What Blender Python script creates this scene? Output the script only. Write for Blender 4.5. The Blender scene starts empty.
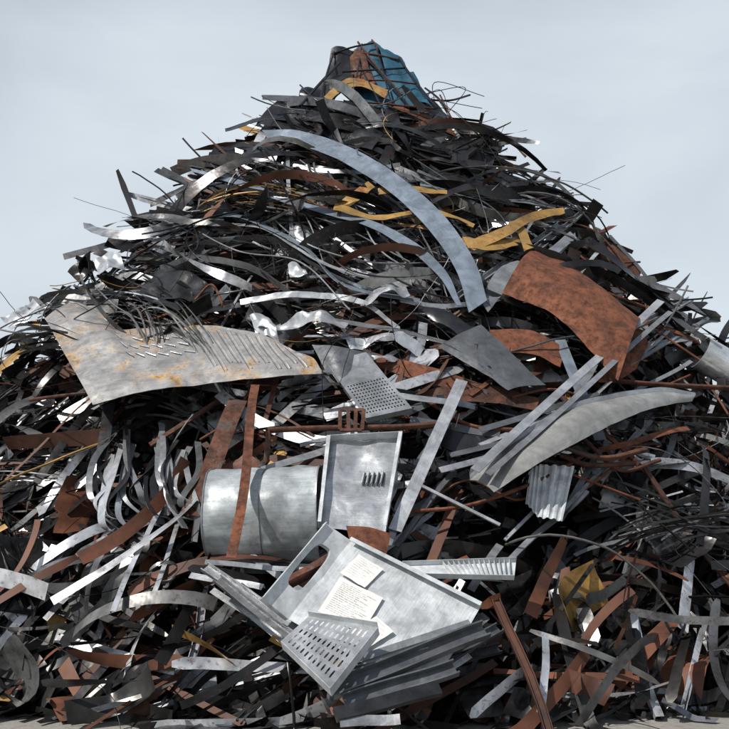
import bpy, math, random
import numpy as np
from mathutils import Vector, noise
random.seed(11); np.random.seed(7)
R=random.uniform
scene=bpy.context.scene
# ---------------------------------------------------------------- camera
CAM=np.array([0.0,0.0,2.2]); PITCH=math.radians(5); FOV=math.radians(40); T=math.tan(FOV/2)
cd=bpy.data.cameras.new("camera"); cam=bpy.data.objects.new("camera",cd); scene.collection.objects.link(cam)
cam.location=CAM; cam.rotation_euler=(math.radians(90)+PITCH,0,0); cd.sensor_width=36; cd.angle=FOV
cd.clip_start=0.1; cd.clip_end=3000; scene.camera=cam
# ---------------------------------------------------------------- heap shape (metres)
RX=[-9,-8,-6,-5,-4,-3.2,-2.45,-1.4,0,1.2,2.0,2.6,3.2,4,5,6,8,9]
RZ=[0,.3,2.2,3.1,4.0,4.85,5.8,7.2,7.7,7.25,6.35,5.65,4.85,3.95,3.1,2.3,.3,0]
def ridge(x): return float(np.interp(x,RX,RZ))
def F(x,z): return 8.1+0.9*z+0.05*x*x
HOL=[(1.35,1.5,.75,.42),(-1.5,2.5,.6,.42),(-2.3,2.05,.7,.5),(2.1,1.75,.5,.3),(.85,.95,.5,.3),(-3.3,2.7,.5,.4),(-.6,3.05,.5,.25),(2.6,2.9,.4,.3),(-1.9,4.1,.6,.2),(.9,4.9,.5,.2),(2.2,4.9,.4,.3),(-.9,.7,.4,.3)]
def hollow(x,z):
    return max(0.0,max(1-((x-a)/c)**2-((z-b)/d)**2 for a,b,c,d in HOL))
def clump(x,z): return .42*noise.noise(Vector((x*1.15,z*1.3,4)))+.18*noise.noise(Vector((x*2.9,z*3.1,9)))-.75*min(1,1.8*hollow(x,z))
def frame(x,z):
    n=np.array([0.1*x,-1.0,0.9]); n/=np.linalg.norm(n)
    tx=np.array([1.0,0.1*x,0.0]); tx/=np.linalg.norm(tx)
    tz=np.cross(tx,n); tz*= (1 if tz[2]>0 else -1); tz/=np.linalg.norm(tz)
    return tx,tz,n
def S(a,b,off=0.45):
    """frame pixel, cast along the camera ray -> point on the heap face, 'off' metres proud of it"""
    sx=(a-364.5)/364.5*T; sz=(364.5-b)/364.5*T
    d=np.array([sx, math.cos(PITCH)-sz*math.sin(PITCH), math.sin(PITCH)+sz*math.cos(PITCH)])
    lo,hi=3.0,40.0
    for _ in range(40):
        m=(lo+hi)/2; p=CAM+d*m
        if p[1]>F(p[0],p[2]): hi=m
        else: lo=m
    return CAM+d*(lo-off)
# ---------------------------------------------------------------- materials
def newmat(name):
    m=bpy.data.materials.new(name); m.use_nodes=True; nt=m.node_tree; b=nt.nodes["Principled BSDF"]
    return m,nt,b
def N(nt,t,**k):
    n=nt.nodes.new(t)
    for a,v in k.items(): setattr(n,a,v)
    return n
def noise_n(nt,vec,scale,detail=4,rough=.6,dist=0):
    n=N(nt,"ShaderNodeTexNoise"); n.inputs["Scale"].default_value=scale; n.inputs["Detail"].default_value=detail
    n.inputs["Roughness"].default_value=rough; n.inputs["Distortion"].default_value=dist
    if vec is not None: nt.links.new(vec,n.inputs["Vector"])
    return n.outputs["Fac"]
def ramp(nt,fac,pts):
    r=N(nt,"ShaderNodeValToRGB"); e=r.color_ramp.elements
    while len(e)<len(pts): e.new(0.5)
    for i,(p,c) in enumerate(pts):
        e[i].position=p; e[i].color=(c,c,c,1) if not hasattr(c,'__len__') else (*c,1)
    nt.links.new(fac,r.inputs[0]); return r.outputs[0]
def mix(nt,fac,a,b,mode='MIX'):
    m=N(nt,"ShaderNodeMix",data_type='RGBA',blend_type=mode)
    if isinstance(fac,(int,float)): m.inputs[0].default_value=fac
    else: nt.links.new(fac,m.inputs[0])
    for i,v in ((6,a),(7,b)):
        if isinstance(v,tuple): m.inputs[i].default_value=(*v,1)
        else: nt.links.new(v,m.inputs[i])
    return m.outputs[2]
def math_n(nt,op,a,b):
    m=N(nt,"ShaderNodeMath",operation=op)
    for i,v in ((0,a),(1,b)):
        if isinstance(v,(int,float)): m.inputs[i].default_value=v
        else: nt.links.new(v,m.inputs[i])
    return m.outputs[0]
def bump(nt,b,h,dist,strength=.6):
    bp=N(nt,"ShaderNodeBump"); bp.inputs["Distance"].default_value=dist; bp.inputs["Strength"].default_value=strength
    nt.links.new(h,bp.inputs["Height"]); nt.links.new(bp.outputs[0],b.inputs["Normal"])
def metal(name,base,rust=0.0,rustcol=(.13,.04,.016),rough=.42,metallic=.6,dirt=.5,scale=1.0,soft=.05):
    m,nt,b=newmat(name)
    tc=N(nt,"ShaderNodeTexCoord"); v=tc.outputs["Object"]
    big=noise_n(nt,v,1.7*scale,3,.6); fine=noise_n(nt,v,16*scale,5,.7); mid=noise_n(nt,v,5*scale,5,.7,.5)
    mp=N(nt,"ShaderNodeMapping"); mp.inputs["Scale"].default_value=(1.5,30,1)
    nt.links.new(tc.outputs["UV"],mp.inputs[0]); st=noise_n(nt,mp.outputs[0],3,3,.6)
    c=mix(nt,1.0,base,ramp(nt,st,[(.3,.80),(.7,1.08)]),'MULTIPLY')
    c=mix(nt,1.0,c,ramp(nt,mid,[(.35,.66),(.62,1.08)]),'MULTIPLY')
    dk=ramp(nt,big,[(.42,0),(.72,dirt)])
    c=mix(nt,dk,c,(.07,.062,.055))
    sp=ramp(nt,fine,[(.60,0),(.72,dirt*.8)])
    c=mix(nt,sp,c,(.09,.055,.04))
    if rust>0:
        rn=math_n(nt,'ADD',noise_n(nt,v,2.3*scale,6,.68,.6),math_n(nt,'MULTIPLY',math_n(nt,'SUBTRACT',fine,.5),.3))
        t=.80-.62*rust
        rf=ramp(nt,rn,[(max(0,t-soft),0),(min(1,t+soft),1)])
        rc=mix(nt,ramp(nt,mid,[(.36,0),(.62,1)]),tuple(x*.5 for x in rustcol),tuple(x*1.5 for x in rustcol))
        rc=mix(nt,ramp(nt,fine,[(.48,0),(.64,.65)]),rc,tuple(x*.3 for x in rustcol))
        c=mix(nt,rf,c,rc)
        nt.links.new(math_n(nt,'MULTIPLY',math_n(nt,'SUBTRACT',1.0,rf),metallic),b.inputs["Metallic"])
        nt.links.new(math_n(nt,'ADD',math_n(nt,'MULTIPLY',rf,.4),math_n(nt,'MULTIPLY',fine,rough*1.6)),b.inputs["Roughness"])
    else:
        b.inputs["Metallic"].default_value=metallic
        nt.links.new(math_n(nt,'ADD',rough*.30,math_n(nt,'MULTIPLY',mid,rough*1.05)),b.inputs["Roughness"])
    nt.links.new(c,b.inputs["Base Color"])
    bump(nt,b,math_n(nt,'ADD',big,math_n(nt,'MULTIPLY',fine,.08)),.05,.5)
    return m
def mass_mat():
    m,nt,b=newmat("mixed_scrap_metal")
    at=N(nt,"ShaderNodeAttribute",attribute_name="Col")
    tc=N(nt,"ShaderNodeTexCoord"); v=tc.outputs["Object"]
    n1=noise_n(nt,v,3.5,3,.6); n2=noise_n(nt,v,22,2,.7)
    c=mix(nt,1.0,at.outputs["Color"],ramp(nt,n1,[(.3,.45),(.65,1.2)]),'MULTIPLY')
    spot=ramp(nt,n2,[(.56,0),(.69,.55)])
    c=mix(nt,spot,c,(.06,.035,.025))
    nt.links.new(c,b.inputs["Base Color"])
    al=at.outputs["Alpha"]
    nt.links.new(math_n(nt,'MULTIPLY',math_n(nt,'SUBTRACT',1.0,al),.6),b.inputs["Metallic"])
    nt.links.new(math_n(nt,'ADD',math_n(nt,'ADD',.10,math_n(nt,'MULTIPLY',n1,.40)),math_n(nt,'MULTIPLY',al,.38)),b.inputs["Roughness"])
    bump(nt,b,n1,.03,.3)
    return m
M_mass=mass_mat()
def simple(name,base,rough=.8,metallic=0,var=.3,sc=4):
    m,nt,b=newmat(name); tc=N(nt,"ShaderNodeTexCoord"); n=noise_n(nt,tc.outputs["Object"],sc,6,.65)
    c=mix(nt,1.0,base,ramp(nt,n,[(.3,1-var),(.7,1+var*.5)]),'MULTIPLY'); nt.links.new(c,b.inputs["Base Color"])
    b.inputs["Roughness"].default_value=rough; b.inputs["Metallic"].default_value=metallic; bump(nt,b,n,.03,.5); return m
GALV=metal("galvanised_steel",(.38,.40,.42),dirt=.55,metallic=.55,rough=.38)
GALV2=metal("galvanised_steel_bright",(.60,.62,.64),dirt=.4,rough=.33,metallic=.6)
BLUE=metal("blue_grey_strip_steel",(.33,.39,.46),dirt=.3,rough=.34,metallic=.5)
DARK=metal("dark_mill_steel",(.045,.047,.052),dirt=.4,rough=.34,metallic=.6)
MID=metal("mid_grey_steel",(.17,.18,.19),dirt=.5,rough=.38,metallic=.55)
WHITE=metal("white_painted_steel",(.58,.61,.63),dirt=.28,metallic=.05,rough=.45)
RUST=metal("rusted_plate",(.09,.04,.025),rust=.85,rustcol=(.115,.037,.016),metallic=.1,rough=.6,dirt=.5)
RUSTD=metal("dark_rusted_steel",(.05,.03,.024),rust=.6,rustcol=(.07,.025,.013),metallic=.2,rough=.6)
YEL=metal("yellow_rust_strip",(.42,.25,.07),rust=.38,rustcol=(.20,.08,.02),metallic=.15,rough=.45,dirt=.45)
SPOT=metal("rust_stained_sheet",(.43,.42,.41),rust=.34,rustcol=(.30,.17,.05),metallic=.4,rough=.42,dirt=.3,soft=.08)
TEAL=simple("teal_blue_paint",(.015,.075,.12),.5,0,.7)
SLOTSHADE=simple("painted_slot_shade",(.01,.01,.01),.9)  # shade inside slots painted near-black; no opening is cut
CORE=simple("black_gap_core",(.006,.006,.006),.8,.2,.6,3)  # shade of the heap's gaps put into a near-black base colour
# ---------------------------------------------------------------- mesh helpers
class MB:
    def __init__(s): s.v=[];s.f=[];s.c=[];s.uv=[]
    def grid(s,P,col=(1,1,1,0)):
        P=np.asarray(P); n,m=P.shape[:2]; o=len(s.v)
        s.v.extend(P.reshape(-1,3).tolist()); s.c.extend([col]*(n*m))
        for i in range(n):
            for j in range(m): s.uv.append((i/(n-1),j/(m-1)))
        for i in range(n-1):
            for j in range(m-1):
                a=o+i*m+j; s.f.append((a,a+m,a+m+1,a+1))
    def poly(s,pts,col=(1,1,1,0)):
        o=len(s.v); s.v.extend([list(map(float,p)) for p in pts]); s.c.extend([col]*len(pts)); s.uv.extend([(0,0)]*len(pts))
        s.f.append(tuple(range(o,o+len(pts))))
    def tube(s,pts,r,k=6,col=(1,1,1,0)):
        pts=np.asarray(pts,float); n=len(pts); t=np.gradient(pts,axis=0); t/=np.linalg.norm(t,axis=1)[:,None]+1e-9
        up=np.array([.13,.3,1.0]); rings=[]
        for i in range(n):
            a=np.cross(t[i],up); a/=np.linalg.norm(a)+1e-9; b=np.cross(a,t[i])
            rings.append([pts[i]+r*(math.cos(q)*a+math.sin(q)*b) for q in np.linspace(0,2*math.pi,k+1)])
        s.grid(rings,col)
    def thicken(s,t):
        nv=len(s.v); V=np.array(s.v,float); nr=np.zeros((nv,3)); ed={}
        for f in s.f:
            p=V[list(f)]; n=np.cross(p[1]-p[0],p[2]-p[0])+ (np.cross(p[2]-p[0],p[3]-p[0]) if len(f)>3 else 0)
            for i in f: nr[i]+=n
            for i in range(len(f)):
                k=(f[i],f[(i+1)%len(f)]); r=(k[1],k[0])
                if r in ed: del ed[r]
                else: ed[k]=1
        nr/=np.linalg.norm(nr,axis=1)[:,None]+1e-12
        A=V+nr*t/2; B=V-nr*t/2; F0=list(s.f)
        s.v=A.tolist()+B.tolist(); s.c=s.c*2; s.uv=s.uv*2
        s.f=F0+[tuple(i+nv for i in reversed(f)) for f in F0]
        for a,b in ed:
            o=len(s.v); s.v+=[A[a].tolist(),B[a].tolist(),B[b].tolist(),A[b].tolist()]; s.c+=[s.c[a]]*4; s.uv+=[s.uv[a]]*4
            s.f.append((o,o+1,o+2,o+3))
    def obj(s,name,mat,parent=None,thick=0,smooth=True):
        if thick: s.thicken(thick)
        me=bpy.data.meshes.new(name); me.from_pydata(s.v,[],s.f); me.update()
        ca=me.color_attributes.new("Col",'FLOAT_COLOR','POINT'); ca.data.foreach_set("color",np.array(s.c,dtype=np.float32).ravel())
        uv=me.uv_layers.new(name="UVMap"); idx=np.zeros(len(me.loops),dtype=np.int32); me.loops.foreach_get("vertex_index",idx)
        uv.data.foreach_set("uv",np.array(s.uv,dtype=np.float32)[idx].ravel())
        if smooth: me.polygons.foreach_set("use_smooth",[True]*len(me.polygons))
        me.materials.append(mat); ob=bpy.data.objects.new(name,me); scene.collection.objects.link(ob)
        if parent: ob.parent=parent
        return ob
def empty(name):
    e=bpy.data.objects.new(name,None); scene.collection.objects.link(e); return e
def crom(P,n):
    P=np.asarray(P,float)
    if len(P)==2: return np.array([P[0]+(P[1]-P[0])*t for t in np.linspace(0,1,n)])
    Q=np.vstack([2*P[0]-P[1],P,2*P[-1]-P[-2]]); out=[]
    for t in np.linspace(0,len(P)-1-1e-6,n):
        i=int(t); f=t-i; a,b,c,d=Q[i:i+4]
        out.append(.5*((2*b)+(-a+c)*f+(2*a-5*b+4*c-d)*f*f+(-a+3*b-3*c+d)*f**3))
    return np.array(out)
NN=np.array([0,-.74,.67])
def loftpts(A,B,n=28,m=8,bulge=0,wob=0.0):
    A=crom([S(*p) for p in A],n); B=crom([S(*p) for p in B],n); g=[]
    sd=R(0,100)
    for i in range(n):
        row=[]
        for j in range(m):
            v=j/(m-1); p=A[i]*(1-v)+B[i]*v+NN*bulge*4*v*(1-v)
            if wob: p=p+NN*wob*(noise.noise(Vector((p[0]*2+sd,p[1]*2,p[2]*2)))+.35*noise.noise(Vector((p[0]*7+sd,p[1]*7,p[2]*7))))
            row.append(p)
        g.append(row)
    return np.array(g)
def sheet(name,A,B,mat,n=28,m=8,bulge=0,wob=.03,thick=.005,parent=None):
    mb=MB(); mb.grid(loftpts(A,B,n,m,bulge,wob)); return mb.obj(name,mat,parent,thick)
def rod(name,pts,r,mat,parent=None,n=20,k=8):
    mb=MB(); mb.tube(crom([S(*p) for p in pts],n),r,k); return mb.obj(name,mat,parent)
def prof(p,q,w,kind,bend=0,n=10):
    t=q-p; L=np.linalg.norm(t); t=t/L; nrm=NN-t*np.dot(NN,t); nrm/=np.linalg.norm(nrm); s=np.cross(t,nrm)
    e=w*.1
    if kind=='L': sec=[(-w/2,-w*.8),(-w/2,0),(w/2,0),(w/2,-e),(-w/2+e,-e),(-w/2+e,-w*.8),(-w/2,-w*.8)]
    elif kind=='C': sec=[(-w/2,-.05*w),(-w/2,.45*w),(-w/2+e,.45*w),(-w/2+e,0),(w/2-e,0),(w/2-e,.45*w),(w/2,.45*w),(w/2,-.05*w),(-w/2,-.05*w)]
    elif kind=='B': sec=[(-w/2,-w/4),(-w/2,w/4),(w/2,w/4),(w/2,-w/4),(-w/2,-w/4)]
    else: sec=[(-w/2,-.003),(-w/2,.003),(w/2,.003),(w/2,-.003),(-w/2,-.003)]
    g=[]
    for i in range(n):
        f=i/(n-1); c=p+t*L*f+nrm*bend*4*f*(1-f)+s*bend*.6*math.sin(f*5); g.append([c+s*a+nrm*b for a,b in sec])
    return np.array(g)
def bar(name,a,b,w,kind,mat,bend=0,parent=None):
    p,q=S(*a),S(*b); mb=MB(); g=prof(p,q,w,kind,bend+R(-.02,.02)); mb.grid(g)
    for e in (g[0],g[-1]): mb.poly([x for x in e[:-1]])
    return mb.obj(name,mat,parent,smooth=False)

# ---------------------------------------------------------------- heap core + ground
heap=empty("scrap_metal_heap")
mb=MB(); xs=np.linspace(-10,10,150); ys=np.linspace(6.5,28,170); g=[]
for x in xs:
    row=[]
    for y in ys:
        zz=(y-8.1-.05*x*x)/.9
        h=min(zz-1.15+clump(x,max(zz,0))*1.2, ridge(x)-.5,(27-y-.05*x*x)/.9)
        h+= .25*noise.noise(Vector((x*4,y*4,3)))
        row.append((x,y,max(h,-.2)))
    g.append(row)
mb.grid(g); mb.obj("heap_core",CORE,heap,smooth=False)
mb=MB(); gs=np.linspace(-1,1,61); mb.grid([[(math.copysign(abs(a)**2.2*900,a),math.copysign(abs(b)**2.2*900,b)+15,0) for b in gs] for a in gs])
def ground_mat():
    m,nt,b=newmat("yard_concrete"); tc=N(nt,"ShaderNodeTexCoord"); v=tc.outputs["Object"]
    n=noise_n(nt,v,.6,8,.65); n2=noise_n(nt,v,12,8,.7)
    c=mix(nt,n,(.16,.15,.135),(.34,.33,.30)); c=mix(nt,ramp(nt,n2,[(.5,0),(.7,.6)]),c,(.10,.085,.07))
    nt.links.new(c,b.inputs["Base Color"]); b.inputs["Roughness"].default_value=.9; bump(nt,b,n2,.02); return m
mb.obj("ground",ground_mat())

# ---------------------------------------------------------------- loose mass
def pick(dark=.5,mid=.33,rust=.05,yel=.01):
    q=random.random()
    if q<rust: k=R(.4,1.3); return (.11*k,.038*k,.018*k,.95)
    if q<rust+yel: return (.36,.21,.06,.6)
    q=random.random()
    if q<dark: k=R(.010,.05); return (k,k*R(.95,1),k*R(.9,1.05),0)
    if q<dark+mid: k=R(.08,.26); return (k*R(.95,1.03),k,k*R(.94,1.08),0)
    k=R(.36,.66); return (k*.97,k*.99,k*1.03,0)
def ribbon(mb,x,z,off,ang,L,w,kin,kout,phi,dphi,col,nseg=12,tube=False,wig=0):
    off=min(off+clump(x,z),.40)
    if abs(x-2.2)<.9 and 3.2<z<4.9: off=min(off,.18)   # kept low behind the big rusted plate
    y=F(x,z); p0=np.array([x,y,z]); tx,tz,n=frame(x,z); p0=p0+n*off
    a=b=c=0.0; ds=L/nseg; pts=[];W=[]
    o=-kout*L/2; an=ang-kin*L/2
    for i in range(nseg+1):
        ct=math.cos(o); t=(ct*math.cos(an),ct*math.sin(an),math.sin(o))
        pts.append((a,b,c)); s1=(-math.sin(an),math.cos(an),0); s2=(-math.sin(o)*math.cos(an),-math.sin(o)*math.sin(an),math.cos(o))
        cp,sp=math.cos(phi),math.sin(phi); W.append([cp*s1[k]+sp*s2[k] for k in range(3)])
        a+=t[0]*ds;b+=t[1]*ds;c+=t[2]*ds
        an+=kin*ds+(R(-wig,wig) if wig else 0); o+=kout*ds+(R(-wig,wig)*.6 if wig else 0); phi+=dphi*ds
    B=np.stack([tx,tz,n]); P=np.array(pts); P-=P.mean(axis=0); P=P@B+p0; Wd=np.array(W)@B
    P[:,2]=np.maximum(P[:,2],.03)
    if tube: mb.tube(P,w,3 if w<.008 else 5,col)
    else:
        wv=np.full((len(P),1),w/2); 
        if random.random()<.35: wv[0]*=R(.1,.8); wv[-1]*=R(.1,.8)
        m=np.stack([P-Wd*wv,P+Wd*wv],axis=1); mb.grid(m,col)
def put(zmin=0):
    while True:
        x=R(-8,8); z=R(zmin,8)
        if z<ridge(x)-.05 and not (hollow(x,z)>.1 and random.random()<.6): return x,z
strips=MB(); wires=MB(); frags=MB(); bars=MB(); curls=MB()
cnt=0
while cnt<4300:
    x,z=put()
    if abs(x)>5.2 and random.random()<.6: continue
    upper=z>3.9
    if not upper and random.random()<.66: continue
    cnt+=1
    edge=z>ridge(x)-.5
    if upper:
        off=R(-.55,.22) if not edge else R(-.5,0); big=random.random()
        ang=math.radians(random.gauss(-14 if x<1 else -22,26))+(math.pi if random.random()<.5 else 0)
        if random.random()<.16: ang=R(0,6.28)
        L=R(.4,1.6) if big<.6 else R(1.4,3.2)
        if edge: L=min(L*.5,.8)
        kin=random.gauss(0,.4) if random.random()<.82 else random.gauss(0,1.4)
        ribbon(strips,x,z,off,ang,L,R(.010,.045) if big<.6 else R(.045,.17),kin,random.gauss(-.2,.5),R(0,3.14),random.gauss(0,1.0),pick(.52 if not edge else .70,.29,.04,.012),wig=R(0,.12))
    else:
        off=R(-.7,.05); left=x<-.6
        if left and z>2.9:
            ribbon(strips,x,z,off,R(0,6.28),R(.3,.9),R(.05,.18),random.gauss(0,1.5),random.gauss(0,1.6),R(0,3.14),random.gauss(0,2),pick(.70,.20,.06),wig=.12)
        else:
            ang=math.radians(random.choice([random.gauss(70,20),random.gauss(-15,20),random.gauss(35,15)]))
            ribbon(strips,x,z,off,ang,R(.5,1.9),R(.02,.13),random.gauss(0,.45),random.gauss(-.1,.45),R(0,3.14),random.gauss(0,.8),pick(.68,.20,.14,.006),wig=R(0,.08))
for _ in range(85):
    x,z=put(1.0)
    ang=math.radians(random.gauss(-16,26)); L=R(1.0,2.6); kin=random.gauss(0,.45); ko=random.gauss(-.3,.3); off=R(-.05,.25); col=pick(.46,.36,.05,.02); w=R(.012,.035)
    if z<2.6: L*=.6
    if z>ridge(x)-.7: L*=.45; off=-.15
    for k in range(random.randint(5,14)):
        kk=R(.4,1.6); c=(col[0]*kk,col[1]*kk,col[2]*kk,col[3])
        ribbon(strips,x+R(-.15,.15),min(z+R(-.13,.13),ridge(x)),off+R(-.1,.08),ang+R(-.12,.12),L*R(.7,1.1),w,kin+R(-.15,.15),ko+R(-.15,.15),R(0,3.14),R(-.8,.8),c,16,wig=.04)
def wide(n,zmin,zmax,xm,angs,off,L,W,pk):
    k=0
    while k<n:
        x,z=put(zmin)
        if z>zmax or abs(x)>xm: continue
        k+=1; e=z>ridge(x)-.6; a=math.radians(random.gauss(*random.choice(angs)))
        ribbon(strips,x,z,R(*off) if not e else R(-.5,-.2),a,R(*L)*(.6 if e else 1),R(*W),random.gauss(0,.3),random.gauss(-.15,.5),random.choice([0,0,.5,-.6,1.1])+R(-.35,.35),random.gauss(0,.5),pick(*pk),14,wig=.05)
wide(220,.1,4.6,5,[(62,14),(-12,14),(38,12)],(-.3,.22),(.6,1.7),(.06,.17),(.44,.30,.22,.006))
wide(190,3.8,7.6,5,[(-15,20),(-25,25),(20,30)],(-.3,.2),(.5,1.8),(.08,.22),(.50,.32,.10,.02))
wide(100,.2,3.4,3.2,[(65,12),(30,14),(-10,14)],(-.1,.25),(.6,1.6),(.05,.13),(.20,.34,.28,.01))
for _ in range(1050):
    x,z=put(); up=z>3.5
    if not up and random.random()<.82: continue
    e=z>ridge(x)-.5
    if e and random.random()<.6: continue
    thick=random.random()<.3
    ribbon(wires,x,z,R(-.1,.34) if not e else R(-.4,-.1),math.radians(random.gauss(-15,38)),R(.8,3.0)*(.45 if e else 1),R(.003,.007) if not thick else R(.008,.014),random.gauss(0,.85),random.gauss(-.2,.5),0,0,pick(.5,.28,.14),20,True,wig=.10)
for _ in range(300):
    x,z=put()
    if z>4.5 and random.random()<.75: continue
    r=R(.05,.2); ribbon(curls,x,z,R(-.35,.1),R(0,6.28),R(2.5,7)*r,R(.02,.08),random.gauss(0,.3),1/r*random.choice([-1,1]),R(-.4,.4),R(-.3,.3),pick(.55,.32,.08),20)
def frag(mb,x,z,off,w,h,col,crum=.06):
    off=min(off+clump(x,z),.36)
    tx,tz,n=frame(x,z); p0=np.array([x,F(x,z),z])+n*off
    a=R(0,6.28); e1=math.cos(a)*tx+math.sin(a)*tz; e2=np.cross(n,e1); tl=random.gauss(0,.6); e2=e2*math.cos(tl)+n*math.sin(tl); n2=np.cross(e1,e2)
    k=random.gauss(0,1.1); sd=R(0,99); sk=R(-.4,.4); g=[]
    for i in range(11):
        u=(i/10-.5); row=[]
        for j in range(7):
            v=(j/6-.5); p=p0+e1*(u*w+sk*v*h)+e2*v*h*(1+.8*sk*u)+n2*(k*(u*w)**2+crum*noise.noise(Vector((u*w*5+sd,v*h*5,sd))))
            p[2]=max(p[2],.03); row.append(p)
        g.append(row)
    mb.grid(g,col)
for _ in range(820):
    x,z=put(); low=z<3.9
    if not low and random.random()<.25: continue
    s=R(.14,.5) if random.random()<.74 else R(.45,1.0)
    if z>ridge(x)-.5: s=min(s,.45)
    frag(frags,x,z,R(-.5,.15) if s<.5 else R(-.5,.0),s,s*R(.25,.8),pick(.58,.26,.13,.012),R(.02,.10))
for _ in range(460):
    x,z=put()
    if z>4.2 and (random.random()<.7 or x<0): continue
    if z>ridge(x)-.5: continue
    tx,tz,n=frame(x,z); p0=np.array([x,F(x,z),z])+n*min(.35,R(-.4,.15)+clump(x,z)); a=math.radians(random.choice([random.gauss(45,22),random.gauss(-10,20),random.gauss(80,15)])); L=R(.4,1.7)
    d=(math.cos(a)*tx+math.sin(a)*tz+n*R(-.2,.2)); p=p0-d*L/2; q=p0+d*L/2; p[2]=max(p[2],.05); q[2]=max(q[2],.05)
    bars.grid(prof(p,q,R(.02,.08),random.choice('LCBLF'),R(-.05,.05),6),pick(.38,.30,.28))
for _ in range(900):
    x=R(-8,8); y=R(15,26); h=min(ridge(x)-.3,(27-y-.05*x*x)/.9)
    if h<0: continue
    p=np.array([x,y,h+R(-.1,.15)]); a=R(0,6.28); L=R(.5,1.5); d=np.array([math.cos(a),math.sin(a),R(-.25,.25)]); w=np.array([-d[1],d[0],R(-1,1)])*R(.02,.06)
    q=[p+d*L*t+np.array([0,0,-.3*(2*t)**2*.5]) for t in np.linspace(-.5,.5,8)]
    strips.grid([[c-w,c+w] for c in q],pick(.8,.18))
strips.obj("loose_strips",M_mass,heap); wires.obj("loose_wires",M_mass,heap); frags.obj("sheet_fragments",M_mass,heap); bars.obj("loose_bars",M_mass,heap,smooth=False); curls.obj("curled_swarf",M_mass,heap)

# ================================================================ recognisable pieces
e=empty("rust_stained_metal_sheet")
A=[(45,320,.7),(58,308,.65),(76,301,.58),(98,310,.52),(116,328,.5),(140,329,.5),(170,326,.5),(200,326,.52),(235,329,.55),(272,339,.6),(308,356,.6)]
B=[(93,405,.95),(102,403,.95),(115,400,.95),(130,396,.93),(148,393,.9),(170,389,.88),(195,385,.85),(225,381,.82),(255,378,.8),(290,376,.75),(323,374,.7)]
G=loftpts(A,B,60,14,.04,.05); mb=MB(); mb.grid(G); mb.obj("sheet",SPOT,e,.005)
def onG(u,v,h):
    x=u*59; i=min(int(x),58); f=x-i; y=v*13; j=min(int(y),12); g2=y-j
    p=(G[i,j]*(1-f)+G[i+1,j]*f)*(1-g2)+(G[i,j+1]*(1-f)+G[i+1,j+1]*f)*g2
    n=np.cross(G[i+1,j]-G[i,j],G[i,j+1]-G[i,j]); n/=np.linalg.norm(n); n*= 1 if np.dot(n,NN)>0 else -1
    return p+n*h
mb=MB(); rb=MB(); yb=MB()
for i in range(11):
    u=.66+i*.027; l=R(.62,.76); c=[onG(u+.012*k/4,.12+l*k/8,.008) for k in range(9)]; du=np.array([.003,0,0])
    mb.grid([[q-du,q+du] for q in c]); yb.grid([[onG(u+.012*k/4+.006,.10+l*k/8,.003),onG(u+.012*k/4+.010,.10+l*k/8,.012),onG(u+.012*k/4+.014,.10+l*k/8,.003)] for k in range(9)])
for r_,v0 in enumerate((.16,.30,.44)):
    for i in range(6):
        if random.random()<.15: continue
        u=.36+i*.046+r_*.010; rb.grid([[onG(u+.034*k/3,v0+.02*k,.004),onG(u+.034*k/3,v0+.02*k+.02,.014),onG(u+.034*k/3,v0+.02*k+.035,.004)] for k in range(4)])
        mb.grid([[onG(u+.034*k/3,v0+.02*k+.04,.006),onG(u+.034*k/3,v0+.02*k+.055,.006)] for k in range(4)])
mb.obj("dark_slot_strips",SLOTSHADE,e,0,False); rb.obj("pressed_ribs",GALV2,e,0,True); yb.obj("pressed_rib_rows",SPOT,e,0,True)  # dark strips laid over the sheet paint the shade of slots
sheet("curved_steel_strip",[(262,130,.9),(300,131,.95),(350,147,1.0),(400,177,1.05),(445,217,1.0),(475,262,.9),(487,300,.7)],
      [(268,139,.85),(300,145,.9),(345,163,.95),(392,194,1.0),(430,231,.95),(456,270,.85),(469,312,.65)],BLUE,60,5,.0,.012)
sheet("curved_steel_strip",[(190,168,.7),(240,180,.75),(300,202,.8),(360,217,.85),(410,239,.85),(445,270,.8),(462,306,.7)],
      [(192,171,.7),(238,185,.75),(297,207,.8),(355,222,.85),(402,245,.85),(438,275,.8),(457,306,.7)],BLUE,50,4,0,0.02)
def strip(p,w,m,k=.1):
    sh=R(-.12,.12)
    sheet("curved_steel_strip",[(a,b-w/2,o) for a,b,o in p],[(a+w*k,b+w/2,o+sh) for a,b,o in p],m,36,3,0,.03)
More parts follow.
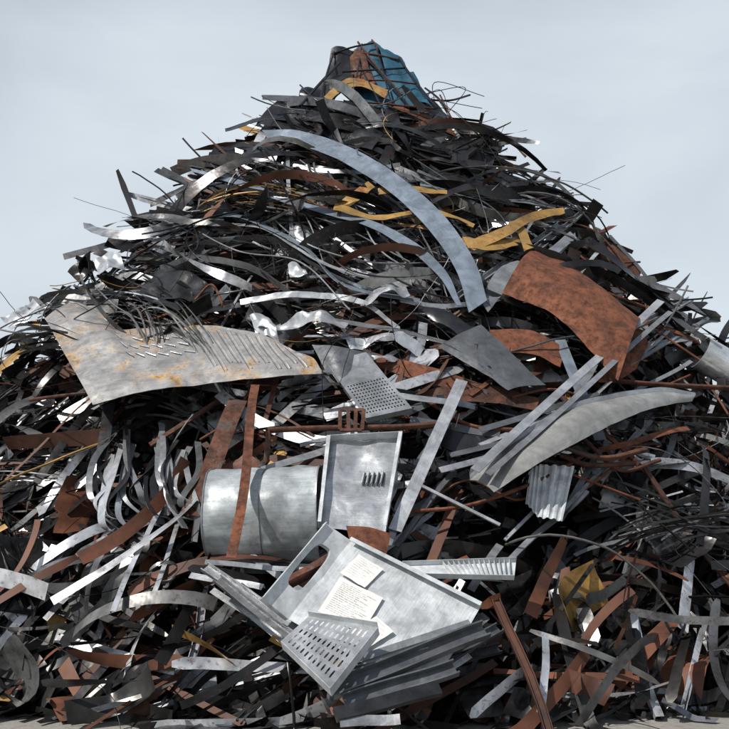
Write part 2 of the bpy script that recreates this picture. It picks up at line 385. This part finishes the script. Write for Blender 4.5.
for p,w,m in [([(175,235,.5),(230,215,.6),(300,245,.6),(345,285,.55),(420,300,.5)],4,BLUE),
([(205,183,.5),(250,215,.6),(310,262,.6),(370,290,.6),(430,292,.5)],4,MID),
([(150,205,.5),(205,180,.6),(260,190,.6),(330,235,.6),(372,268,.5)],5,DARK),
([(262,98,.4),(310,100,.5),(350,112,.5),(420,118,.5),(470,140,.4)],5,MID),
([(235,150,.5),(290,165,.5),(345,172,.6),(400,165,.5)],4,GALV),
([(430,150,.5),(480,165,.55),(530,190,.5),(560,212,.4)],6,DARK),
([(400,300,.5),(450,305,.6),(520,290,.6),(575,235,.6)],5,GALV),
([(240,302,.5),(300,294,.6),(360,302,.6),(400,330,.5)],6,GALV),
([(330,320,.5),(400,330,.6),(460,345,.6),(500,350,.5)],4,GALV),
([(160,270,.5),(200,258,.6),(255,270,.6),(300,300,.5)],7,MID),
([(120,250,.4),(160,235,.5),(220,232,.5),(270,225,.5)],6,DARK),
([(420,185,.5),(470,195,.5),(520,200,.5),(555,205,.4)],5,BLUE),
([(200,225,.5),(260,228,.6),(320,262,.65),(390,284,.6)],3,GALV2),
([(215,240,.5),(270,240,.6),(330,270,.6),(400,312,.55)],5,DARK),
([(262,190,.5),(330,200,.6),(380,235,.6),(415,275,.6)],3,GALV),
([(300,135,.5),(360,165,.55),(420,180,.6),(500,215,.5)],4,MID),
([(225,130,.4),(270,118,.5),(330,128,.5)],4,DARK),([(330,150,.5),(390,142,.5),(450,155,.5)],5,DARK),
([(140,295,.5),(190,310,.55),(240,305,.5)],6,DARK),([(95,290,.4),(130,275,.5),(170,285,.45)],7,MID),
([(240,165,.6),(280,185,.65),(310,225,.7),(325,270,.6)],3,GALV2),([(345,170,.6),(400,205,.7),(430,250,.7),(448,300,.6)],3,GALV),([(355,150,.6),(420,190,.65),(470,240,.6)],2.5,MID)]: strip(p,w,m)
for p,r,m in [([(230,175,.6),(290,200,.75),(345,250,.75),(420,290,.65),(462,300,.6)],.012,DARK),([(255,200,.6),(300,240,.7),(370,262,.75),(455,262,.6)],.010,GALV),([(300,160,.6),(350,200,.7),(380,250,.7),(440,285,.6)],.011,GALV2),
   ([(200,200,.5),(255,205,.65),(330,222,.7),(410,262,.65)],.009,GALV),([(380,120,.5),(430,160,.6),(520,175,.55),(570,220,.4)],.011,DARK),([(170,215,.5),(235,250,.65),(300,262,.65),(350,310,.6)],.010,GALV2),
   ([(285,140,.6),(360,150,.7),(420,200,.7),(440,260,.6)],.008,DARK),([(400,150,.5),(455,185,.6),(500,215,.6),(520,260,.5)],.010,MID),([(560,220,.4),(600,235,.5),(640,290,.45),(650,330,.4)],.012,RUSTD),
   ([(240,215,.6),(300,225,.7),(350,270,.7),(430,275,.7),(470,250,.6)],.009,DARK),([(270,175,.6),(320,215,.75),(400,225,.8),(455,285,.7)],.008,DARK)]:
    rod("loose_steel_cable",p,r,m,None,40,6)
bar("flat_steel_bar",(288,150,.6),(291,240,.6),.05,'F',GALV2)
sheet("folded_sheet_strip",[(480,300,.6),(500,268,.6),(540,255,.6),(570,232,.6)],[(488,312,.6),(512,285,.6),(548,262,.6),(577,238,.6)],GALV,20,4)
bar("steel_channel",(455,300,.6),(560,225,.5),.08,'C',GALV)
bar("steel_channel",(525,262,.55),(585,210,.4),.07,'C',GALV)
for A,B in [([(318,95,.4),(350,108,.5),(400,112,.5)],[(300,118,.6),(345,130,.7),(395,128,.6)]),
 ([(280,98,.4),(330,112,.5),(385,135,.6)],[(255,125,.5),(320,135,.6),(372,150,.6)]),
 ([(400,128,.4),(440,140,.5),(500,150,.4)],[(420,150,.6),(450,160,.6),(490,172,.5)]),
 ([(215,150,.4),(245,140,.5),(280,152,.5)],[(205,168,.5),(240,165,.5),(275,170,.5)]),
 ([(430,165,.4),(480,178,.5),(530,182,.4)],[(425,180,.5),(470,195,.5),(520,200,.5)]),
 ([(125,275,.4),(170,270,.5),(215,285,.45)],[(130,300,.5),(170,300,.55),(210,310,.5)])]:
    sheet("dark_metal_sheet",A,B,DARK,20,7,.0,.14)
for A,B in [([(330,208,.85),(350,195,.9),(368,183,.9)],[(338,213,.85),(357,201,.9),(375,188,.9)]),
            ([(335,206,.9),(360,211,.9),(385,214,.9),(412,211,.9)],[(333,212,.9),(360,216,.9),(385,219,.9),(412,215,.9)]),
            ([(378,188,.85),(410,186,.9),(447,191,.85)],[(378,193,.85),(410,191,.9),(447,195,.85)]),
            ([(463,242,.9),(500,228,.95),(535,211,.9),(563,208,.8)],[(474,250,.9),(505,238,.95),(535,219,.9),(565,213,.8)]),
            ([(462,238,.85),(490,242,.9),(522,235,.8)],[(468,249,.85),(492,251,.9),(518,246,.8)]),
            ([(508,222,.85),(518,232,.9),(524,252,.9)],[(518,220,.85),(527,230,.9),(534,248,.9)]),
            ([(420,205,.8),(445,212,.8),(475,224,.8)],[(420,209,.8),(444,216,.8),(473,228,.8)]),
            ([(400,222,.7),(430,226,.75),(470,240,.7)],[(400,225,.7),(430,229,.75),(468,243,.7)])]:
    sheet("yellow_steel_strip",A,B,YEL,18,4,0,.05)
sheet("rusted_steel_plate",[(535,249,.75),(568,264,.85),(602,288,.9),(640,318,.8)],[(502,292,.65),(548,312,.75),(585,345,.8),(618,381,.75)],RUST,30,12,.12,.05)
sheet("rusted_steel_plate",[(620,326,.55),(642,330,.55),(648,345,.5)],[(598,382,.55),(618,380,.55),(636,370,.5)],RUST,12,6,0,.05)
sheet("rusted_steel_plate",[(370,352,.4),(430,367,.45),(500,390,.4)],[(372,365,.4),(430,383,.45),(495,402,.4)],RUST,16,6)
sheet("rusted_steel_plate",[(490,330,.45),(530,330,.5),(565,350,.45)],[(485,352,.45),(530,354,.5),(560,368,.45)],RUST,12,5)
sheet("rusted_steel_plate",[(570,250,.3),(600,240,.35),(640,270,.3)],[(580,275,.3),(610,285,.35),(640,300,.3)],RUSTD,12,5,0,.1)
sheet("rusted_steel_plate",[(420,392,.4),(480,384,.45),(540,398,.4)],[(430,404,.4),(480,400,.45),(535,412,.4)],RUSTD,12,5,0,.06)
sheet("grey_steel_plate",[(438,347,.6),(508,391,.62)],[(481,325,.66),(546,384,.6)],MID,20,8,.04,.04)
sheet("grey_steel_plate",[(415,305,.5),(450,312,.55),(485,340,.5)],[(430,318,.5),(452,330,.55),(470,350,.5)],DARK,16,5,.01)
for A,B in [([(255,322,.6),(300,314,.65),(350,320,.6)],[(260,330,.6),(300,324,.6),(345,330,.6)]),
            ([(345,332,.5),(380,330,.6),(425,345,.5)],[(350,340,.5),(385,340,.6),(420,352,.5)]),
            ([(250,318,.6),(262,312,.7),(275,325,.6)],[(258,335,.6),(268,330,.7),(280,342,.6)]),
            ([(330,347,.5),(370,352,.6),(400,354,.5)],[(335,352,.5),(370,360,.6),(395,360,.5)]),
            ([(360,300,.5),(385,290,.6),(405,296,.5)],[(366,312,.5),(388,304,.6),(410,308,.5)]),
            ([(285,235,.6),(295,222,.65),(306,226,.6)],[(295,250,.6),(303,238,.65),(312,234,.6)]),
            ([(288,265,.6),(296,262,.65),(304,268,.6)],[(290,276,.6),(299,274,.65),(308,276,.6)]),
            ([(95,268,.4),(110,258,.5),(122,262,.45)],[(100,280,.45),(112,274,.5),(126,272,.45)])]:
    sheet("crumpled_sheet_offcut",A,B,GALV2,18,7,0,.24)

class Patch:
    def __init__(s,c00,c10,c11,c01):
        s.c=[np.array(S(*c)) for c in (c00,c10,c11,c01)]
        n=np.cross(s.c[1]-s.c[0],s.c[3]-s.c[0]); n/=np.linalg.norm(n); s.n=n if np.dot(n,NN)>0 else -n
    def __call__(s,u,v,h=0):
        a,b,c,d=s.c; return a*(1-u)*(1-v)+b*u*(1-v)+c*u*v+d*(1-u)*v+s.n*h
def holes(mb,P,u0,u1,v0,v1,nu,nv,fill_u=.6,fill_v=.6,k=8):
    for i in range(nu):
        for j in range(nv):
            a0=u0+(u1-u0)*i/nu; a1=u0+(u1-u0)*(i+1)/nu; b0=v0+(v1-v0)*j/nv; b1=v0+(v1-v0)*(j+1)/nv
            cu,cv=(a0+a1)/2,(b0+b1)/2; ou=[];inn=[]
            for q in range(k):
                th=2*math.pi*q/k; c,s=math.cos(th),math.sin(th); m=max(abs(c),abs(s))
                ou.append(P(cu+c/m*(a1-a0)/2,cv+s/m*(b1-b0)/2)); sc=abs(c)**.6*math.copysign(1,c); ss=abs(s)**.6*math.copysign(1,s)
                inn.append(P(cu+sc*(a1-a0)/2*fill_u,cv+ss*(b1-b0)/2*fill_v))
            o=len(mb.v)
            for p in ou+inn: mb.v.append(p.tolist()); mb.c.append((1,1,1,0)); mb.uv.append((cu,cv))
            for q in range(k): r=(q+1)%k; mb.f.append((o+q,o+r,o+k+r,o+k+q))
def flange(mb,P,a,b,h,h0=0):
    mb.grid([[P(*a,h0),P(*a,h)],[P(*b,h0),P(*b,h)]])
e=empty("perforated_metal_sheet")
P=Patch((326,362,.55),(366,352,.62),(412,408,.75),(366,418,.7))
mb=MB(); holes(mb,P,.06,.94,.45,.95,13,10,.5,.5); mb.grid([[P(0,0),P(0,.45)],[P(1,0),P(1,.45)]]); mb.grid([[P(0,.45),P(0,1)],[P(.06,.45),P(.06,1)]]); mb.grid([[P(.94,.45),P(.94,1)],[P(1,.45),P(1,1)]]); mb.grid([[P(.06,.95),P(.06,1)],[P(.94,.95),P(.94,1)]])
mb.obj("perforated_panel",GALV,e,0,False)
mb=MB(); flange(mb,P,(0,0),(0,1),-.06); flange(mb,P,(0,1),(1,1),-.06); mb.obj("folded_edge",GALV,e,.004,False)
sheet("metal_sheet_offcut",[(312,345,.5),(340,348,.6),(372,355,.5)],[(326,372,.5),(345,378,.6),(380,372,.5)],MID,14,5,.0)
e=empty("bent_sheet_drum")
a0=S(212,517,.28); a1=S(322,514,.28); ax=a1-a0; axn=ax/np.linalg.norm(ax); rr=.44
e1=NN-axn*np.dot(NN,axn); e1/=np.linalg.norm(e1); e2=np.cross(axn,e1)
def drum(f,th,r=rr):
    d=.03*noise.noise(Vector((f*3,th*1.5,2)))+.012*noise.noise(Vector((f*9,th*4,7)))
    return a0+ax*f+(e1*math.cos(th)+e2*math.sin(th))*(r*(1+.02*math.sin(3*th+f*2))+d)
mb=MB(); mb.grid([[drum(f,th) for th in np.linspace(-2.1,3.2,70)] for f in np.linspace(0,1,30)]); mb.obj("shell",metal("drum_grey_steel",(.40,.44,.46),rust=.14,rustcol=(.20,.14,.08),metallic=.1,rough=.5,dirt=.6,soft=.12),e,.010)
mb=MB(); mb.grid([[drum(f,th,rr+.008) for th in np.linspace(-2.1,3.2,60)] for f in (.50,.508)]); mb.obj("seam",MID,e,.004)
mb=MB()
for f0 in (.0,.99): mb.grid([[drum(f,th,rr+.009) for th in np.linspace(-2.1,3.2,60)] for f in (f0,f0+.010)])
mb.obj("rim_bead",GALV,e,.008)
e=empty("louvred_cabinet_panel")
P=Patch((327,442,.75),(402,438,.75),(386,532,.62),(318,528,.62))
mb=MB(); mb.grid([[P(u,v,.03*noise.noise(Vector((u*3,v*3,0)))) for v in np.linspace(0,1,16)] for u in np.linspace(0,1,14)]); mb.obj("back_plate",GALV2,e,.004)
mb=MB()
for a,b in (((0,0),(1,0)),((1,0),(1,1)),((0,1),(0,0))): flange(mb,P,a,b,.10)
mb.grid([[P(0,0,.1),P(0,1,.1)],[P(.05,0,.1),P(.05,1,.1)]]); mb.grid([[P(.95,0,.1),P(.95,1,.1)],[P(1,0,.1),P(1,1,.1)]]); mb.obj("folded_flanges",WHITE,e,.004,False)
mb=MB(); dk=MB()
for i in range(5):
    u=.56+i*.065; dk.poly([P(u,.40,.022),P(u+.03,.40,.022),P(u+.02,.52,.022),P(u-.01,.52,.022)])
    mb.grid([[P(u-.012,.40,.012),P(u+.004,.40,.045),P(u+.02,.40,.012)],[P(u-.022,.52,.012),P(u-.006,.52,.045),P(u+.01,.52,.012)]])
mb.obj("louvres",WHITE,e,.003); dk.obj("dark_louvre_strips",SLOTSHADE,e)  # dark quads on the plate stand in for shade in the louvres
sheet("rusted_steel_plate",[(346,526,.75),(370,528,.75),(391,534,.7)],[(350,543,.75),(366,552,.75),(386,556,.7)],RUST,10,5,.0,.02)
bar("steel_angle_bar",(395,530,.6),(462,380,.85),.12,'L',GALV2)
bar("steel_angle_bar",(388,545,.55),(432,438,.7),.06,'L',GALV)
e=empty("white_appliance_panel")
P=Patch((288,619,.75),(351,541,.80),(481,606,.62),(425,700,.6))
mb=MB(); mb.grid([[P(u,v,.03*noise.noise(Vector((u*2,v*3,5)))) for v in np.linspace(0,1,20)] for u in np.linspace(0,1,16)]); mb.obj("face_panel",WHITE,e,.005)
Q=Patch((262,598,.95),(325,523,1.0),(351,541,.80),(288,619,.75))
mb=MB(); K=40; ou=[];inn=[]
for q in range(K):
    th=2*math.pi*q/K; c,s=math.cos(th),math.sin(th); m=max(abs(c),abs(s)); ou.append(Q(.5+c/m*.5,.5+s/m*.5))
    sc=abs(c)**.55*math.copysign(1,c); ss=abs(s)**.55*math.copysign(1,s); inn.append(Q(.53+sc*.27,.5+ss*.30))
o=len(mb.v)
for p in ou+inn: mb.v.append(p.tolist()); mb.c.append((1,1,1,0)); mb.uv.append((0,0))
for q in range(K): r=(q+1)%K; mb.f.append((o+q,o+r,o+K+r,o+K+q))
mb.obj("side_with_handle_hole",WHITE,e,.008,False)
mb=MB(); flange(mb,Q,(0,0),(1,0),.04); flange(mb,Q,(1,0),(1,1),-.06); flange(mb,P,(1,0),(1,1),.06); mb.grid([[P(.96,0,.06),P(1,0,.06)],[P(.96,1,.06),P(1,1,.06)]]); flange(mb,Q,(0,0),(0,1),-.06); mb.obj("folded_edges",WHITE,e,.005,False)
mb=MB()
for i in range(K):
    a,b=inn[i],inn[(i+1)%K]; mb.poly([a,b,b-Q.n*.05,a-Q.n*.05])
mb.obj("hole_rim",WHITE,e,0,False)
PAPM=simple("white_paper",(.70,.69,.65),.8,0,.12,9); INK=simple("grey_ink",(.30,.30,.32),.8,0,.3)
def paper(u0,v0,u1,v1,h,rot=0,lines=7):
    mb=MB(); ink=MB(); cu,cv=(u0+u1)/2,(v0+v1)/2
    def q(s,t,dh=0):
        u=u0+(u1-u0)*s-cu; v=v0+(v1-v0)*t-cv; c,si=math.cos(rot),math.sin(rot)
        return P(cu+u*c-v*si,cv+u*si+v*c,h+dh+.02*max(0,noise.noise(Vector((s*3.2,t*3.2,h*90)))))
    mb.grid([[q(i/8,j/8) for j in range(9)] for i in range(9)]); mb.obj("paper_label",PAPM,e,0)
    for k in range(lines):
        s=.90-.8*k/lines; t=.1; end=R(.55,.85)
        while t<end:
            d=R(.03,.12)
            ink.grid([[q(s,t+d*f,.002) for f in (0,.5,1)],[q(s+.010,t+d*f,.002) for f in (0,.5,1)]])
            t+=d+.02
    ink.obj("printed_lines",INK,e,0,False)
paper(.62,.10,.88,.30,.026,.1,9); paper(.20,.12,.60,.44,.028,-.06,16); paper(.14,.42,.40,.58,.036,.3,6)
rod("rusted_pipe",[(288,583,.55),(312,570,.6),(342,552,.6)],.055,RUSTD)
e=empty("slotted_metal_tray")
P=Patch((281,641,.95),(309,616,.92),(378,627,.98),(330,688,1.1))
mb=MB(); holes(mb,P,.06,.94,.06,.94,5,11,.70,.36)
for a,b,c,d in ((0,.06,0,1),(.94,1,0,1),(.06,.94,0,.06),(.06,.94,.94,1)): mb.grid([[P(a,c),P(a,d)],[P(b,c),P(b,d)]])
mb.obj("slotted_face",GALV2,e,0,False)
mb=MB(); flange(mb,P,(0,0),(0,1),-.08); flange(mb,P,(0,1),(1,1),-.08); flange(mb,P,(1,0),(1,1),.05); mb.obj("side_flange",WHITE,e,.004,False)
for a,b,w,k,m in [((330,692,.8),(486,632,.7),.14,'C',MID),((318,684,.7),(430,655,.7),.10,'C',GALV),((345,704,.8),(455,668,.75),.12,'C',MID),((335,715,.9),(440,690,.8),.10,'B',DARK),
    ((205,568,.6),(312,640,.6),.09,'C',GALV),((218,580,.7),(325,668,.8),.08,'C',MID),((190,575,.4),(262,588,.5),.06,'L',GALV2),((205,562,.6),(290,568,.5),.05,'F',GALV),((340,722,.9),(400,718,.9),.08,'F',GALV),((232,600,.5),(300,655,.6),.05,'L',GALV2),
    ((250,555,.3),(300,590,.35),.07,'L',GALV),((350,690,.6),(500,650,.5),.08,'C',DARK),((400,690,.6),(500,630,.5),.09,'C',MID),((355,660,.72),(470,622,.68),.06,'L',GALV),((240,585,.55),(330,660,.6),.05,'B',MID),((212,590,.45),(290,640,.5),.06,'F',GALV2),((390,708,.7),(470,655,.6),.05,'L',GALV2)]:
    bar("steel_channel",a,b,w,k,m)
e=empty("finned_heater_cover")
P=Patch((402,566,.6),(516,562,.6),(514,580,.6),(418,578,.65))
mb=MB(); mb.grid([[P(u,v) for v in (0,1)] for u in (0,1)]); 
for i in range(14): u=.35+i*.045; mb.grid([[P(u,0,0),P(u,0,.04)],[P(u+.02,1,0),P(u+.02,1,.04)]])
flange(mb,P,(0,1),(1,1),.05); flange(mb,P,(0,0),(1,0),.05); mb.obj("finned_body",WHITE,e,.004,False)
mb=MB(); g=loftpts([(530,470,.6),(545,462,.65),(574,468,.6)],[(526,500,.6),(540,512,.65),(562,522,.55)],28,8,0,.14)
for i in range(28): g[i]+=NN*(.02 if (i//2)%2 else 0)
mb.grid(g); mb.obj("white_corrugated_offcut",WHITE,None,.004,False)
rod("rusted_pipe",[(266,430,.7),(330,428,.75),(400,427,.75),(440,424,.65)],.03,RUSTD)
rod("rusted_pipe",[(268,430,.7),(268,445,.65),(266,462,.5)],.028,RUSTD)
e=empty("rusted_clamp_bracket")
P=Patch((340,410,.85),(364,410,.85),(362,430,.85),(340,430,.85)); mb=MB()
for q in (((0,0),(1,0)),((1,0),(1,1)),((1,1),(0,1)),((0,1),(0,0)),((.33,0),(.4,1)),((.66,0),(.7,1))):
    mb.grid(prof(P(*q[0]),P(*q[1]),.035,'B'))
mb.obj("clamp_frame",RUSTD,e,0,False)
for a,b,w,m,k in [((231,558,1.0),(258,385,.95),.085,RUST,'F'),((190,515,.45),(240,400,.5),.19,RUSTD,'F'),((290,345,.3),(258,440,.35),.05,RUSTD,'F'),((150,445,.3),(232,395,.35),.05,RUSTD,'B'),
    ((600,450,.45),(690,430,.4),.07,RUST,'F'),((560,395,.4),(640,470,.4),.05,RUSTD,'B'),((150,320,.4),(215,300,.45),.03,RUST,'B'),((640,320,.45),(700,345,.4),.06,RUST,'F'),((400,600,.3),(470,560,.35),.05,RUST,'B'),((470,395,.45),(520,360,.45),.05,RUST,'F')]:
    bar("rusted_flat_bar",a,b,w,k,m,.03)
for p,r in [([(520,425,.7),(550,440,.75),(600,458,.7),(645,450,.6)],.028),([(405,512,.5),(470,505,.55),(540,480,.55),(585,455,.5)],.018),([(590,378,.5),(650,384,.55),(728,388,.4)],.03),
            ([(560,455,.6),(590,465,.6),(635,463,.5)],.026),([(600,255,.4),(612,280,.5),(640,300,.4)],.018),([(425,400,.4),(470,425,.5),(520,430,.6)],.018),([(30,400,.4),(60,396,.5),(95,392,.4)],.02),
            ([(195,300,.5),(212,285,.6),(225,310,.5)],.016),([(600,290,.5),(680,320,.4)],.018),([(380,575,.5),(420,568,.55),(470,572,.5)],.018),([(130,300,.4),(160,330,.5),(215,318,.4)],.012),([(570,240,.4),(590,262,.5),(640,262,.4)],.014),
            ([(500,400,.4),(560,390,.5),(620,420,.4)],.014),([(430,500,.4),(470,480,.45),(520,500,.4),(560,470,.4)],.012),([(200,440,.3),(230,420,.4),(250,390,.3)],.014),([(585,440,.5),(620,470,.5),(660,460,.45)],.02),([(570,500,.4),(610,470,.45),(640,445,.4)],.015),
            ([(655,330,.5),(700,360,.45)],.014),([(560,470,.5),(640,500,.4)],.013),([(610,410,.5),(690,375,.45)],.012)]:
    rod("rusted_rod",p,r,RUSTD if r>.019 else RUST)
for a,b,w,k,m in [((475,470,1.1),(660,300,.8),.09,'L',GALV2),((488,474,1.12),(672,312,.75),.06,'L',GALV),((600,345,.6),(690,300,.4),.08,'C',GALV2),((560,340,.5),(600,440,.5),.12,'F',BLUE),
    ((440,470,.6),(540,445,.65),.07,'L',GALV),((450,455,.55),(560,430,.6),.06,'L',MID),((300,445,.5),(360,430,.6),.05,'F',GALV),((262,470,.6),(330,448,.55),.08,'F',GALV),
    ((395,395,.5),(475,408,.55),.08,'F',GALV),((420,485,.65),(500,525,.6),.03,'B',GALV2),((455,470,.5),(395,545,.45),.05,'L',MID),((510,560,.4),(585,490,.4),.05,'B',GALV),
    ((640,300,.4),(690,345,.4),.07,'F',GALV),((645,345,.4),(700,338,.4),.08,'F',GALV2),((480,430,.6),(600,395,.6),.07,'F',MID),((480,445,.55),(590,400,.55),.05,'L',GALV2),((100,460,.3),(112,395,.3),.12,'F',DARK),
    ((410,420,.5),(500,432,.55),.10,'F',MID),((430,440,.5),(530,415,.5),.06,'F',DARK),((440,395,.5),(455,470,.5),.08,'F',DARK),((415,465,.5),(455,410,.5),.05,'L',MID),((500,545,.4),(470,590,.4),.07,'F',GALV),((610,345,.5),(575,395,.5),.09,'F',GALV),
    ((620,400,.4),(690,360,.4),.05,'L',GALV),((600,450,.5),(560,520,.4),.06,'F',MID),((640,430,.4),(600,480,.4),.05,'L',GALV2),
    ((590,400,.6),(668,330,.5),.04,'L',GALV2),((630,365,.55),(708,318,.4),.04,'B',GALV),((555,520,.5),(650,420,.45),.035,'B',GALV),((655,290,.4),(610,235,.35),.05,'F',MID),((505,540,.45),(575,470,.5),.03,'B',GALV2)]:
    bar("steel_angle_bar" if k=='L' else "steel_bar",a,b,w,k,m,R(-.03,.03))
AGED=metal("aged_curved_panel",(.36,.365,.35),rust=.12,rustcol=(.2,.15,.08),dirt=.45,metallic=.3)
e=empty("curved_sheet_panel")
G2=loftpts([(470,480,.75),(500,454,.85),(550,420,.9),(600,401,.85),(650,392,.75),(696,397,.6)],[(494,492,.95),(532,468,1.02),(572,446,1.02),(612,424,.95),(652,408,.82),(692,401,.65)],40,10,.05,.03)
mb=MB(); mb.grid(G2); mb.obj("panel",AGED,e,.006)
mb=MB(); mb.grid([[G2[i,0]+NN*.004,G2[i,0]+np.array([0,.02,.05]) ] for i in range(40)]); mb.obj("edge_flange",GALV,e,.004)
sheet("curved_sheet_strip",[(540,430,.6),(590,398,.65),(650,388,.6)],[(560,440,.55),(600,412,.6),(650,400,.55)],DARK,20,5,0,0)
sheet("curved_sheet_strip",[(420,410,.4),(450,430,.5),(500,440,.5)],[(415,425,.4),(450,450,.5),(500,458,.5)],DARK,20,5,.0)
mb=MB(); a0=S(700,352,.3); a1=S(745,378,.2); ax=a1-a0; axn=ax/np.linalg.norm(ax); e1=np.cross(axn,NN); e1/=np.linalg.norm(e1); e2=np.cross(axn,e1)
mb.grid([[a0+ax*f+(e1*math.cos(t)+e2*math.sin(t))*.2 for t in np.linspace(0,6.28,32)] for f in np.linspace(0,1,6)]); mb.obj("steel_drum",GALV2,None,.01)
for k in range(24):
    x0=R(105,195); y0=R(420,455)
    p=[(x0,y0,.2),(x0+R(-25,10),y0+R(25,40),.45),(x0+R(-25,20),y0+R(50,70),.45),(x0+R(0,30),y0+R(70,95),.2)]
    w=R(3,9); o2=R(-.1,.1); sheet("curled_strip",[(a,b,o) for a,b,o in p],[(a+w,b+1,o+o2) for a,b,o in p],random.choice([MID,DARK,GALV2,GALV,DARK]),24,3,0,0)
# peak
sheet("teal_painted_sheet",[(354,48,.5),(373,43,.55),(400,60,.5)],[(350,102,.5),(390,108,.6),(437,110,.5)],TEAL,18,9,.0,.18)
sheet("teal_painted_sheet",[(376,46,.6),(400,58,.6),(419,90,.55)],[(385,70,.65),(408,90,.65),(434,112,.6)],TEAL,14,5,.0,.12)
sheet("dark_metal_sheet",[(331,54,.6),(344,50,.65),(358,52,.6)],[(318,102,.6),(336,98,.65),(352,84,.6)],DARK,12,6,.0,.16)
sheet("brown_sheet_offcut",[(350,60,.7),(357,54,.75),(364,55,.7)],[(352,84,.7),(364,90,.75),(376,86,.7)],RUSTD,14,6,.0,.16)
for A,B in [([(324,98,.8),(340,83,.85),(362,79,.85),(388,92,.8)],[(330,103,.8),(342,91,.85),(362,87,.85),(385,99,.8)]),([(328,92,.85),(350,77,.9),(372,83,.85)],[(332,96,.85),(350,82,.9),(370,88,.85)])]:
    sheet("yellow_steel_strip",A,B,YEL,18,4,0,.04)
for i in range(24):
    x0=R(320,450); p=[(x0,R(90,125),.3),(x0+R(-25,25),R(80,110),.5),(x0+R(-50,50),R(95,130),.3)]
    rod("bent_wire",p,.007,DARK,heap,14,4)
for A,B in [([(405,100,.4),(430,104,.45),(455,118,.4)],[(405,118,.5),(430,124,.55),(450,132,.5)]),([(300,96,.4),(318,92,.45),(335,100,.4)],[(296,112,.5),(315,112,.5),(332,116,.5)]),([(450,120,.3),(480,128,.35),(505,145,.3)],[(455,135,.4),(480,145,.4),(500,158,.4)])]:
    sheet("dark_metal_sheet",A,B,DARK,14,6,0,.16)
for a,b in [((334,52),(320,104)),((358,42),(402,95)),((362,44),(352,100)),((399,58),(437,108)),((300,106),(340,62)),((440,95),(455,125)),((430,100),(470,95)),((366,58),(410,108)),((360,66),(384,112)),((352,52),(399,60)),((356,80),(416,84)),((332,54),(374,43)),((376,46),(392,106)),((350,101),(436,109)),((372,40),(378,52)),((342,72),(406,68)),((300,85),(335,112)),((425,88),(448,112))]:
    rod("bent_frame_bar",[(*a,.78),((a[0]+b[0])/2+R(-3,3),(a[1]+b[1])/2+R(-3,3),.84),(*b,.76)],R(.012,.022),random.choice([DARK,DARK,RUSTD]),heap,10,5)

# ---------------------------------------------------------------- light
el=math.radians(50); az=math.radians(-128)
sd=Vector((math.sin(az)*math.cos(el),math.cos(az)*math.cos(el),math.sin(el)))
sl=bpy.data.lights.new("sun",'SUN'); sl.energy=5.0; sl.angle=math.radians(.5); sl.color=(1,.96,.9)
so=bpy.data.objects.new("sun",sl); scene.collection.objects.link(so); so.rotation_euler=sd.to_track_quat('Z','Y').to_euler()
w=bpy.data.worlds.new("World"); scene.world=w; w.use_nodes=True; nt=w.node_tree; bg=nt.nodes["Background"]
sky=N(nt,"ShaderNodeTexSky",sky_type='NISHITA'); sky.sun_disc=False; sky.sun_elevation=el; sky.sun_rotation=az; sky.dust_density=1.5; sky.air_density=1.1
# thin bright haze near the horizon (all directions), clearer blue overhead
tc=N(nt,"ShaderNodeTexCoord"); mp=N(nt,"ShaderNodeMapping"); mp.inputs["Scale"].default_value=(1,1,2.2); nt.links.new(tc.outputs["Generated"],mp.inputs[0])
sx=N(nt,"ShaderNodeSeparateXYZ"); nt.links.new(tc.outputs["Generated"],sx.inputs[0])
cl=noise_n(nt,mp.outputs[0],2.2,5,.5,.3)
hz=ramp(nt,sx.outputs["Z"],[(.38,1.0),(.75,.15)])
fac=math_n(nt,'MULTIPLY',ramp(nt,cl,[(.35,.72),(.65,1.0)]),hz)
c=mix(nt,fac,sky.outputs[0],(10.0,11.0,12.0))
nt.links.new(c,bg.inputs[0]); bg.inputs[1].default_value=.070
scene.view_settings.view_transform='Standard'; scene.view_settings.look='None'; scene.view_settings.exposure=0
